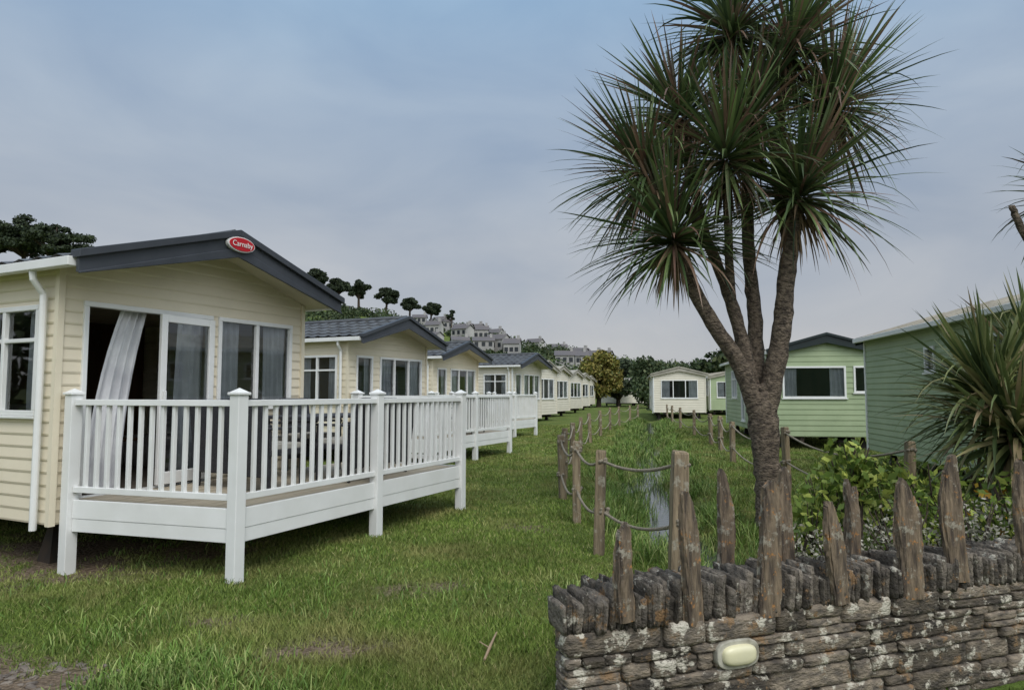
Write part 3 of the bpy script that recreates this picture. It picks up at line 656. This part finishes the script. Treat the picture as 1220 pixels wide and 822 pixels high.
# ------------------------------------------------------------------ shrubs
def shrub(cs,rs,n,size,mt,name='shrub',stems=True,flow=False,asp=.5):
    e=empty(name); C=cloud(cs,rs,n,.5); C=C[C[:,2]>-.05]; V,F=leafquads(C,size,asp); mesh_np('leaves',V,F,mt,e)
    if stems:
        m=MB()
        for c,r in zip(cs,rs):
            for k in range(6):
                a=random.uniform(0,6.28); q=random.uniform(.3,.95)
                m.tube([(c[0],c[1],-.1),(c[0]+math.cos(a)*r[0]*q*.4,c[1]+math.sin(a)*r[1]*q*.4,c[2]),(c[0]+math.cos(a)*r[0]*q,c[1]+math.sin(a)*r[1]*q,c[2]+r[2]*.8)],[.012,.008,.004],BARK2,n=5)
        m.obj('stems',e)
    if flow:
        C=cloud(cs,rs,30,.2); C=C[C[:,2]>.2]; V,F=leafquads(C,.03,.8); mesh_np('flowers',V,F,FOL_FLOW,e)
shrub([(2.75,6.1,.55),(3.0,6.3,.85),(2.55,5.9,.4),(3.25,6.0,.6),(2.9,5.8,.9)],[(.33,.3,.38),(.25,.25,.34),(.25,.3,.3),(.3,.3,.4),(.15,.15,.3)],300,.044,FOL_BUSH,asp=.6)
shrub([(3.3,5.6,.45),(3.6,5.9,.7),(3.75,5.5,.5)],[(.35,.3,.35),(.35,.3,.38),(.3,.3,.33)],360,.038,FOL_BUSH)
shrub([(4.0,5.5,.6),(4.35,5.6,.8),(4.6,5.4,.8)],[(.35,.3,.4),(.35,.3,.4),(.35,.3,.4)],440,.04,FOL_BUSH,flow=True)
shrub([(2.4,5.1,.3),(2.9,5.2,.42),(3.4,5.1,.5),(3.9,5.0,.62),(4.3,5.0,.68)],[(.35,.25,.35)]*5,800,.019,FOL_HEATH)
shrub([(1.95,5.0,.25),(2.2,5.4,.3)],[(.22,.3,.25),(.25,.3,.3)],500,.02,FOL_HEATH)
shrub([(4.5,7.8,.3),(5.1,7.4,.5),(5.6,7.3,.7),(5.3,9.8,.4),(6.0,8.2,.6)],[(.45,.4,.4),(.5,.4,.55),(.4,.5,.6),(.5,.4,.35),(.3,.5,.5)],500,.04,FOL_BUSH)
# ------------------------------------------------------------------ distant trees
def tree(x,y,h,w,mt,name,trunk=.35,n=260,size=.5,k=9,flat=.6,z0=None,rmin=.15,rmax=.26):
    g=h1(x,y) if z0 is None else z0
    e=empty(name,(x,y,g)); m=MB(); r0=h*.03+.06
    lx=random.uniform(-.05,.05)*h
    m.tube([(0,0,-.5),(lx*.3,0,h*trunk*.6),(lx,0,h*trunk+.15*h),(lx,0,h*.85)],[r0*1.3,r0,r0*.75,r0*.25],BARK2,n=8,jit=.15)
    cs=[];rs=[]
    for i in range(k):
        a=random.uniform(0,6.28); q=random.uniform(.1,.85)*w/2; zz=h*(trunk+(1-trunk)*random.uniform(.15,.9)*(1-.35*(q/(w/2))))
        c=(lx+math.cos(a)*q,math.sin(a)*q,zz); cs.append(c); rr=w*random.uniform(rmin,rmax); rs.append((rr,rr,rr*flat))
        m.tube([(lx*.6,0,h*trunk*.9),((lx+c[0])/2,c[1]/2,(h*trunk+c[2])/2+.02*h),c],[r0*.5,r0*.3,r0*.1],BARK2,n=5)
    m.obj('trunk_and_limbs',e)
    V,F=leafquads(cloud(cs,rs,n,.5),size,.6); mesh_np('foliage',V,F,mt,e)
for x,dy,h,w in [(-73,250,15,9),(-65,252,13,8.5),(-56,248,13.5,8.5),(-46.5,250,13,9),(-38,252,11,8),(-30,250,10,7),(-84,256,15,10)]: tree(x,dy,h,w,FOL_DARK,'pine_tree',.5,380,.42,20,.6,rmin=.12,rmax=.22)
for x,y,h,w in [(-108,160,13.5,15),(-117,162,14.5,17),(-128,163,14,17)]: tree(x,y,h,w,FOL_DARK,'cypress_tree',.22,230,.42,46,.45,rmin=.08,rmax=.17)
tree(9.6,76,6.9,5.2,FOL_GOLD,'deciduous_tree',.15,420,.2,16,.8); tree(14.5,72,5.2,6,FOL_MID,'deciduous_tree',.1,420,.2,14,.8); tree(12.4,80,6.0,5,FOL_DARK,'deciduous_tree',.12,380,.2,12,.9)
tree(-21,235,9,3.5,FOL_DARK,'deciduous_tree',.3,150,.4,8)
HS=[]
for i in range(24):
    y_=rng.uniform(180,248); px=rng.uniform(-34,38); HS.append((px*y_/250-2,y_))
cs=[];rs=[]
for i in range(430):
    y_=rng.uniform(140,262); x_=rng.uniform(-85,80)*y_/250+ (8 if y_<200 else 0); r_=rng.uniform(1.3,3.6)
    if any(abs(x_*hy/y_-hx_)<4.5 and -14<hy-y_+2<16 for hx_,hy in HS): r_*=.45
    cs.append((x_,y_,h1(x_,y_)+r_*.5)); rs.append((r_*1.4,r_*1.1,r_*.85))
for x_ in np.arange(-85,170,2.8):
    y_=255+rng.uniform(-6,8); r_=rng.uniform(1.0,3.6)*(.6 if x_<-25 else 1); cs.append((x_,y_,h1(x_,y_)+r_*.6)); rs.append((r_*1.3,r_,r_*1.0))
for x_ in np.arange(-50,78,2.6):
    y_=118+rng.uniform(-10,10); r_=rng.uniform(1.4,2.5); cs.append((x_,y_,r_*.8+h1(x_,y_))); rs.append((r_*1.4,r_,r_*1.0))
for i in range(34):
    x_=31+i*.8+rng.uniform(-1,1); y_=112+rng.uniform(-4,4); r_=rng.uniform(1.4,2.6); cs.append((x_,y_,rng.uniform(3.0,7.8))); rs.append((r_,r_,r_*.8))
C=cloud(cs,rs,200,.4); V,F=leafquads(C,.46,.6); mesh_np('distant_trees',V,F,FOL_MID)
cs=[(x_,rng.uniform(60,63),.8) for x_ in np.arange(13,44,1.5)]
V,F=leafquads(cloud(cs,[(1.3,.8,rng.uniform(1.0,1.9)) for _ in cs],500,.4),.14,.6); mesh_np('hedge',V,F,FOL_MID)
cs=[];rs=[]
for x_ in np.arange(-60,60,2.2):
    y_=-24+rng.uniform(-1,1)-abs(x_)*.05; r_=rng.uniform(2.0,3.2); cs.append((x_,y_,r_*.9)); rs.append((r_,1.6,r_))
for y_ in np.arange(-20,16,2.2):
    r_=rng.uniform(1.8,3.0); cs.append((-27+rng.uniform(-1,1),y_,r_*.9)); rs.append((1.6,r_,r_))
V,F=leafquads(cloud(cs,rs,300,.4),.36,.6); mesh_np('hedge',V,F,FOL_MID)  # unseen hedge behind and left of camera, added to darken window reflections
caravan((4.0,-14.0),math.radians(180),col=CREAM2,front='wide',roof='plain',fasc=BEIGER,oh=.1)  # unseen caravan behind camera, added to block bright sky in the glass
caravan((-14.0,-2.0),math.radians(64),col=CREAM2,front='wide',roof='tile',oh=.1)  # added caravan out of view on the left, for the side window to reflect
def house(x,y,w,d_,h,a):
    m=MB(); e=h*.68; g=h1(x,y)
    m.box(-w/2,w/2,-d_/2,d_/2,-2,e,HWALL)
    m.add([(-w/2-.3,-d_/2-.35,e-.1),(w/2+.3,-d_/2-.35,e-.1),(w/2+.3,0,h),(-w/2-.3,0,h),(-w/2-.3,d_/2+.35,e-.1),(w/2+.3,d_/2+.35,e-.1)],[(0,1,2,3),(3,2,5,4)],HROOF)
    m.add([(-w/2+.01,-d_/2,e),(-w/2+.01,d_/2,e),(-w/2+.01,0,h-.15)],[(0,1,2)],HWALL); m.add([(w/2-.01,-d_/2,e),(w/2-.01,d_/2,e),(w/2-.01,0,h-.15)],[(0,1,2)],HWALL)
    m.box(w*.3,w*.3+.7,-.4,.4,h-.6,h+.8,HWALL)
    for k in range(3):
        xx=-w/2+w*(k+.5)/3
        for zz in ((.9,2.1),(2.9,3.9)) if e>4 else ((.9,2.1),): m.box(xx-.5,xx+.5,-d_/2-.04,-d_/2+.1,zz[0],zz[1],HWIN)
    o=m.obj('house'); o.location=(x,y,g+.6); o.rotation_euler=(0,0,a)
for x_,y_ in HS: house(x_,y_,rng.uniform(4,6),rng.uniform(3.5,4.5),rng.uniform(3.4,4.8),rng.uniform(-.7,.7))
m=MB(); st=mat('dead_stick',(.35,.25,.16)); m.tube([(-.16,4.1,h1(-.16,4.1)+.03),(-.13,4.25,h1(-.13,4.25)+.05),(-.10,4.55,h1(-.1,4.55)+.03)],[.007,.009,.005],st,n=6,jit=.2)
m.tube([(-.13,4.27,.05),(-.2,4.33,.07)],[.005,.003],st,n=5); m.obj('dead_stick')
lst=[]
for i in range(220):
    x_=rng.uniform(-3.4,-2.1); y_=rng.uniform(3.4,4.25); s_=rng.uniform(.01,.055)
    if dirt(np.array([x_]),np.array([y_]))[0]>.3: lst.append(((x_,y_,h1(x_,y_)+s_*.05),(s_*1.4,s_,s_*.5),rng.uniform(-.4,.4),.12))
if lst: V,F=rocks(lst,6); mesh_np('rubble_stones',V,F,ROCK)
# ------------------------------------------------------------------ light
el=math.radians(50); S=Vector((.36*math.cos(el),-.933*math.cos(el),math.sin(el))).normalized()
sl_=bpy.data.lights.new('sun','SUN'); sl_.energy=1.35; sl_.angle=math.radians(28); sl_.color=(1,.96,.9)
so=bpy.data.objects.new('sun',sl_); COL.objects.link(so); so.rotation_euler=S.to_track_quat('Z','Y').to_euler(); so.location=(0,-10,20)
w=bpy.data.worlds.new('World'); scn.world=w; w.use_nodes=True; nt=w.node_tree; L=nt.links
for n_ in list(nt.nodes): nt.nodes.remove(n_)
out=N(nt,'ShaderNodeOutputWorld'); sky=N(nt,'ShaderNodeTexSky'); sky.sky_type='NISHITA'; sky.sun_disc=False; sky.sun_elevation=el; sky.sun_rotation=math.atan2(S.x,S.y)
b1=N(nt,'ShaderNodeBackground'); b1.inputs[1].default_value=.09; L.new(sky.outputs[0],b1.inputs[0])
tc=N(nt,'ShaderNodeTexCoord'); sx=N(nt,'ShaderNodeSeparateXYZ'); L.new(tc.outputs['Generated'],sx.inputs[0])
r=N(nt,'ShaderNodeValToRGB'); e=r.color_ramp.elements
cols=[(0,(.50,.52,.55)),(.08,(.44,.47,.52)),(.22,(.42,.475,.55)),(.4,(.38,.49,.63)),(.55,(.28,.46,.68)),(1,(.42,.52,.64))]
while len(e)<len(cols): e.new(.5)
for i,(p,c) in enumerate(cols): e[i].position=p; e[i].color=c4(c)
L.new(sx.outputs['Z'],r.inputs[0])
mp=N(nt,'ShaderNodeMapping'); mp.inputs['Scale'].default_value=(1,1,2.6); mp.inputs['Location'].default_value=(.4,.2,.1); L.new(tc.outputs['Generated'],mp.inputs[0])
no=N(nt,'ShaderNodeTexNoise'); no.inputs['Scale'].default_value=2.9; no.inputs['Detail'].default_value=8; no.inputs['Roughness'].default_value=.5; no.inputs['Distortion'].default_value=.4; L.new(mp.outputs[0],no.inputs[0])
mr=N(nt,'ShaderNodeMapRange'); mr.inputs['From Min'].default_value=.3; mr.inputs['From Max'].default_value=.7; mr.inputs['To Min'].default_value=0; mr.inputs['To Max'].default_value=1; L.new(no.outputs['Fac'],mr.inputs[0])
cr=N(nt,'ShaderNodeMixRGB'); cr.inputs[1].default_value=(.83,.85,.89,1); cr.inputs[2].default_value=(1.19,1.12,1.05,1); L.new(mr.outputs[0],cr.inputs[0])
ml=N(nt,'ShaderNodeVectorMath',operation='MULTIPLY'); L.new(r.outputs[0],ml.inputs[0]); L.new(cr.outputs[0],ml.inputs[1])
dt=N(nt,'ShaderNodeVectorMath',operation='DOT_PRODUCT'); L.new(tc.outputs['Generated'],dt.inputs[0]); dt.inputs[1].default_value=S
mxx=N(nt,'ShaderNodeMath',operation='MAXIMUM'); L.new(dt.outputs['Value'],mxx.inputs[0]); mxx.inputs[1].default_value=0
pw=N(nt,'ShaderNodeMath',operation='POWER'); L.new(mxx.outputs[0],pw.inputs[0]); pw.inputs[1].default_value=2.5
gl=N(nt,'ShaderNodeVectorMath',operation='SCALE'); gl.inputs[0].default_value=(1.55,1.55,1.55); L.new(pw.outputs[0],gl.inputs['Scale'])  # broad sky glow around the sun direction, added to brighten the scene
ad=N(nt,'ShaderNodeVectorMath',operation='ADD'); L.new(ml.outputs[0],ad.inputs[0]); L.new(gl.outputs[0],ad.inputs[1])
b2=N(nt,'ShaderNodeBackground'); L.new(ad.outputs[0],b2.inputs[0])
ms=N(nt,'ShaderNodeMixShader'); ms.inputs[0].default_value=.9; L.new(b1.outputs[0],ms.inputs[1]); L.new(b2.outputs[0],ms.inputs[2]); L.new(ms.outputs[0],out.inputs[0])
# ------------------------------------------------------------------ camera
cam=bpy.data.cameras.new('camera'); cam.lens=24; cam.sensor_width=36; cam.clip_end=3000; cam.clip_start=.05
co=bpy.data.objects.new('camera',cam); COL.objects.link(co); co.location=(0,0,1.6); co.rotation_euler=(math.radians(94.0),0,0)
scn.camera=co
scn.view_settings.view_transform='Standard'; scn.view_settings.look='None'; scn.view_settings.exposure=0
